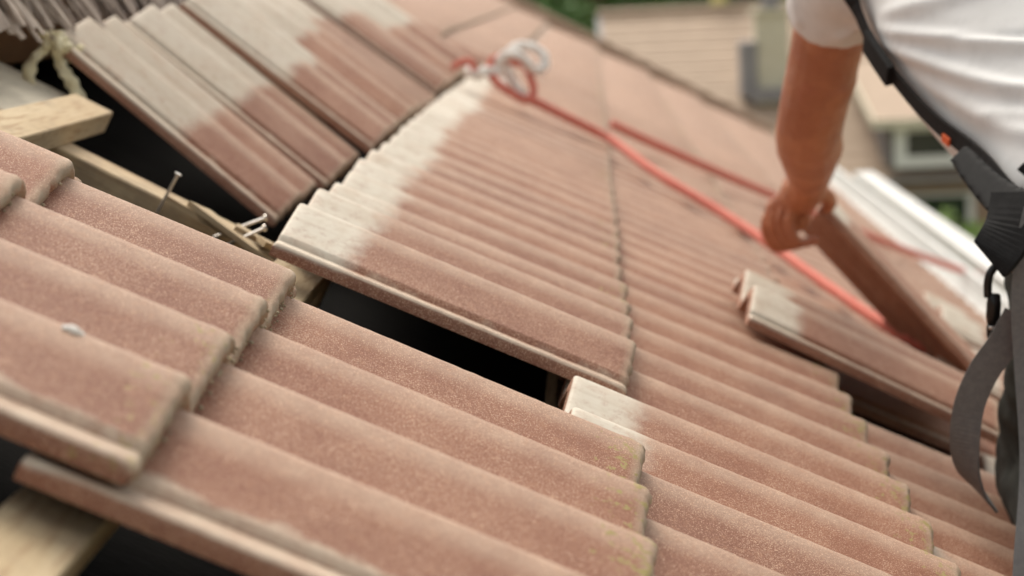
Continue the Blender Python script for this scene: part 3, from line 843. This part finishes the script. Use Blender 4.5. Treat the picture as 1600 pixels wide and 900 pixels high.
# ------------------------------------------------------------------ the neighbouring house
nb = empty('neighbour_house', (6.0, 27, 0))
tag(nb, 'neighbouring house with wide tan tiled roof, dormer and cream chimney', 'house')
NX0, NX1 = .37, 15.0; RY, RZ, EY, EZ = 28.7, 4.40, 24.25, 2.24
b = MB(); b.prism([(NX0+.4, EY+.35, 0), (NX0+.4, EY+.35, EZ+.05), (NX0+.4, RY, RZ-.25), (NX0+.4, 2*RY-EY-.35, EZ+.05), (NX0+.4, 2*RY-EY-.35, 0)], (NX1-NX0-.8, 0, 0))
b.build('wall', M['brick'], nb)
b = MB(); ncourse = 15; sl = Vector((0, EY-RY, EZ-RZ)); nr = Vector((0, -(RZ-EZ), -(EY-RY))).normalized() * 1.0
nr = Vector((0, EZ-RZ, RY-EY)).normalized()
if nr.z < 0: nr = -nr
nxs = int((NX1-NX0)/.075)
for i in range(ncourse):
    a = Vector((0, RY, RZ)) + sl*(i/ncourse); c = Vector((0, RY, RZ)) + sl*((i+1)/ncourse + .02)
    V, F = [], []
    for j in range(nxs+1):
        x = NX0+(NX1-NX0)*j/nxs; wv = .0*math.cos(2*math.pi*j/4)
        V += [a+Vector((x, 0, 0))+nr*(wv), c+Vector((x, 0, 0))+nr*(wv+.03), c+Vector((x, 0, 0))-nr*.02]
    for j in range(nxs):
        k = 3*j; F += [(k, k+1, k+4, k+3), (k+1, k+2, k+5, k+4)]
    b.add(V, F)
nroof = b.build('roof', M['nroof'], nb)
b = MB(); b.prism([(NX0, RY, RZ-.05), (NX1, RY, RZ-.05), (NX1, 2*RY-EY, EZ-.05), (NX0, 2*RY-EY, EZ-.05)], (0, 0, .06)); b.build('rear_slope', M['nroof'], nb)
b = MB(); b.prism([(NX0-.03, RY, RZ+.04), (NX0-.03, EY, EZ+.04), (NX0-.03, EY, EZ-.16), (NX0-.03, RY, RZ-.16)], (.07, 0, 0)); b.build('verge_board', M['lead'], nb)
b = MB(); b.tube([(NX0, RY, RZ+.03), (NX1, RY, RZ+.03)], .09, 10); b.build('ridge_tiles', M['nroof'], nroof)
b = MB(); b.tube([(NX0, EY-.05, EZ-.06), (NX1, EY-.05, EZ-.06)], .06, 10); b.build('gutter', M['lead'], nb)
ch = MB(); ch.box(2.55, 3.02, 26.0, 26.45, 3.1, 4.40); cho = bevel(ch.build('chimney', M['cream'], nb), .02)
b = MB(); b.box(2.50, 3.07, 25.95, 26.5, 4.402, 4.47); b.build('cap', M['cream'], cho)
b = MB(); b.tube([(2.78, 26.2, 4.47), (2.78, 26.2, 4.75)], [.13, .12], 14); b.tube([(2.78, 26.2, 4.76), (2.78, 26.2, 4.82)], [.2, .05], 14); b.build('cowl', M['lead'], cho)
b = MB(); b.box(2.33, 2.56, 25.95, 26.5, 3.25, 4.02); b.box(2.45, 3.1, 25.86, 25.99, 3.18, 3.36); b.build('flashing', M['lead'], cho)
# dormer
dm = empty_d = None
DX0, DX1, DY = 4.06, 6.4, 24.05
b = MB(); b.prism([(DX0, DY+.02, 2.36), (DX0, DY+.02, 2.92), (DX0, 26.2, 3.30), (DX0, 26.2, 2.9)], (DX1-DX0, 0, 0)); dorm = b.build('dormer', M['slate'], nb)
b = MB(); b.prism([(DX0-.18, DY-.22, 2.93), (DX0-.18, 26.7, 3.56), (DX0-.18, 26.7, 3.66), (DX0-.18, DY-.22, 3.01)], (DX1-DX0+.36, 0, 0)); b.build('dormer_roof', M['nroof'], dorm)
b = MB(); b.box(DX0-.20, DX1+.2, DY-.26, DY-.22, 2.90, 3.02)
b.prism([(DX0-.21, DY-.22, 2.91), (DX0-.21, 26.7, 3.54), (DX0-.21, 26.7, 3.68), (DX0-.21, DY-.22, 3.03)], (.03, 0, 0)); b.build('fascia', M['cream'], dorm)
def window(x0, x1, z0, z1, y, parent):
    f = MB(); t_ = .10
    f.box(x0, x1, y-.03, y+.02, z0, z0+t_*1.5); f.box(x0, x1, y-.03, y+.02, z1-.05, z1)
    f.box(x0, x0+t_*1.6, y-.03, y+.02, z0+t_*1.5, z1-.05); f.box(x1-t_, x1, y-.03, y+.02, z0+t_*1.5, z1-.05)
    o = f.build('window', M['frame'], parent)
    g_ = MB(); g_.box(x0+t_*1.6, x1-t_, y-.005, y+.005, z0+t_*1.5, z1-.05); g_.build('pane', M['glass'], o)
window(4.16, 5.0, 2.36, 2.88, DY, dorm); window(5.15, 6.0, 2.36, 2.88, DY, dorm)
for x in (1.6, 4.0, 6.6, 9.2): window(x, x+1.3, .9, 1.95, EY+.35, nb)
b = MB(); b.tube([(2.24, 28.9, 4.3), (2.24, 28.9, 5.0)], .12, 14); b.tube([(2.24, 28.9, 5.0), (2.24, 28.9, 5.08)], .16, 14)
b.build('vent_pipe', M['yellow'], nb, True)

# ------------------------------------------------------------------ trees and shrubs
def leaves(b, c, r, n, size, rg):
    c = Vector(c)
    for i in range(n):
        q = Vector((rg.gauss(0, 1), rg.gauss(0, 1), rg.gauss(0, 1))).normalized()*(rg.random()**.4)
        p = c + Vector((q.x*r[0], q.y*r[1], q.z*r[2]))
        d = Vector((rg.uniform(-1, 1), rg.uniform(-1, 1), rg.uniform(-1, 1))).normalized(); e = d.orthogonal().normalized()
        s = size*rg.uniform(.6, 1.3)
        b.add([p-d*s, p+e*s*.5, p+d*s, p-e*s*.5], [(0, 1, 2, 3)])
def tree(x, y, h, r, seed, label, mat='leaf'):
    rg = random.Random(seed)
    t = empty('tree', (x, y, 0)); tag(t, label, 'tree', 'trees behind the neighbouring house')
    b = MB(); b.tube([(x, y, 0), (x+.1, y, h*.3), (x-.1, y+.1, h*.6), (x, y, h*.85)], [.28, .22, .14, .04], 10)
    cs = []
    for i in range(16):
        a = rg.uniform(0, 6.28); z = h*rg.uniform(.32, .95); rr_ = r*rg.uniform(.3, .8)*(1.15-.5*abs(z/h-.6))
        c = (x+math.cos(a)*rr_, y+math.sin(a)*rr_, z); cs.append(c)
        b.tube([(x, y, z*.7), ((x+c[0])/2, (y+c[1])/2, z*.9), c], [.08, .05, .02], 6)
    b.build('trunk', M['bark'], t)
    b = MB()
    for c in cs: leaves(b, c, (r*.42, r*.42, r*.36), 300, .16, rg)
    b.build('crown', M[mat], t)
tree(.3, 43, 8.0, 3.2, 2, 'green tree above the left end of the neighbouring roof ridge')
tree(3.9, 45, 7.6, 3.0, 3, 'green tree above the neighbouring ridge behind the chimney and yellow pipe')
b = MB(); rg = random.Random(9)
b.prism([(-40, 55, 0), (-40, 55, 5), (-20, 56, 6), (-5, 55, 5.5), (10, 56, 6.2), (25, 55, 5.2), (40, 55, 5), (40, 55, 0)], (0, 1.5, 0))
for i in range(240): leaves(b, (rg.uniform(-30, 30), 54.5, rg.uniform(.5, 6.5)), (1.2, .8, .9), 26, .3, rg)
tag(b.build('far_wood', M['leaf']), 'dark green mass of foliage far behind the houses', 'foliage', kind='stuff')
def shrub(x, y, h, r, seed, label):
    rg = random.Random(seed); t = empty('shrub', (x, y, 0)); tag(t, label, 'shrub', 'shrubs along the neighbouring wall')
    b = MB()
    for i in range(6):
        a = i*1.05; b.tube([(x, y, 0), (x+math.cos(a)*r*.3, y+math.sin(a)*r*.3, h*.5), (x+math.cos(a)*r*.6, y+math.sin(a)*r*.6, h*.9)], [.03, .02, .008], 6)
    b.build('stem', M['bark'], t)
    b = MB()
    for i in range(9): leaves(b, (x+rg.uniform(-.6, .6)*r, y+rg.uniform(-.6, .6)*r, h*rg.uniform(.3, .9)), (r*.5, r*.5, h*.18), 110, .06, rg)
    b.build('crown', M['leaf_lime'], t)
shrub(4.35, 22.9, 2.05, .45, 21, 'lime green shrub right below the dormer window')
shrub(4.95, 22.6, 1.75, .4, 22, 'lower lime green shrub beside the worker\'s hip')
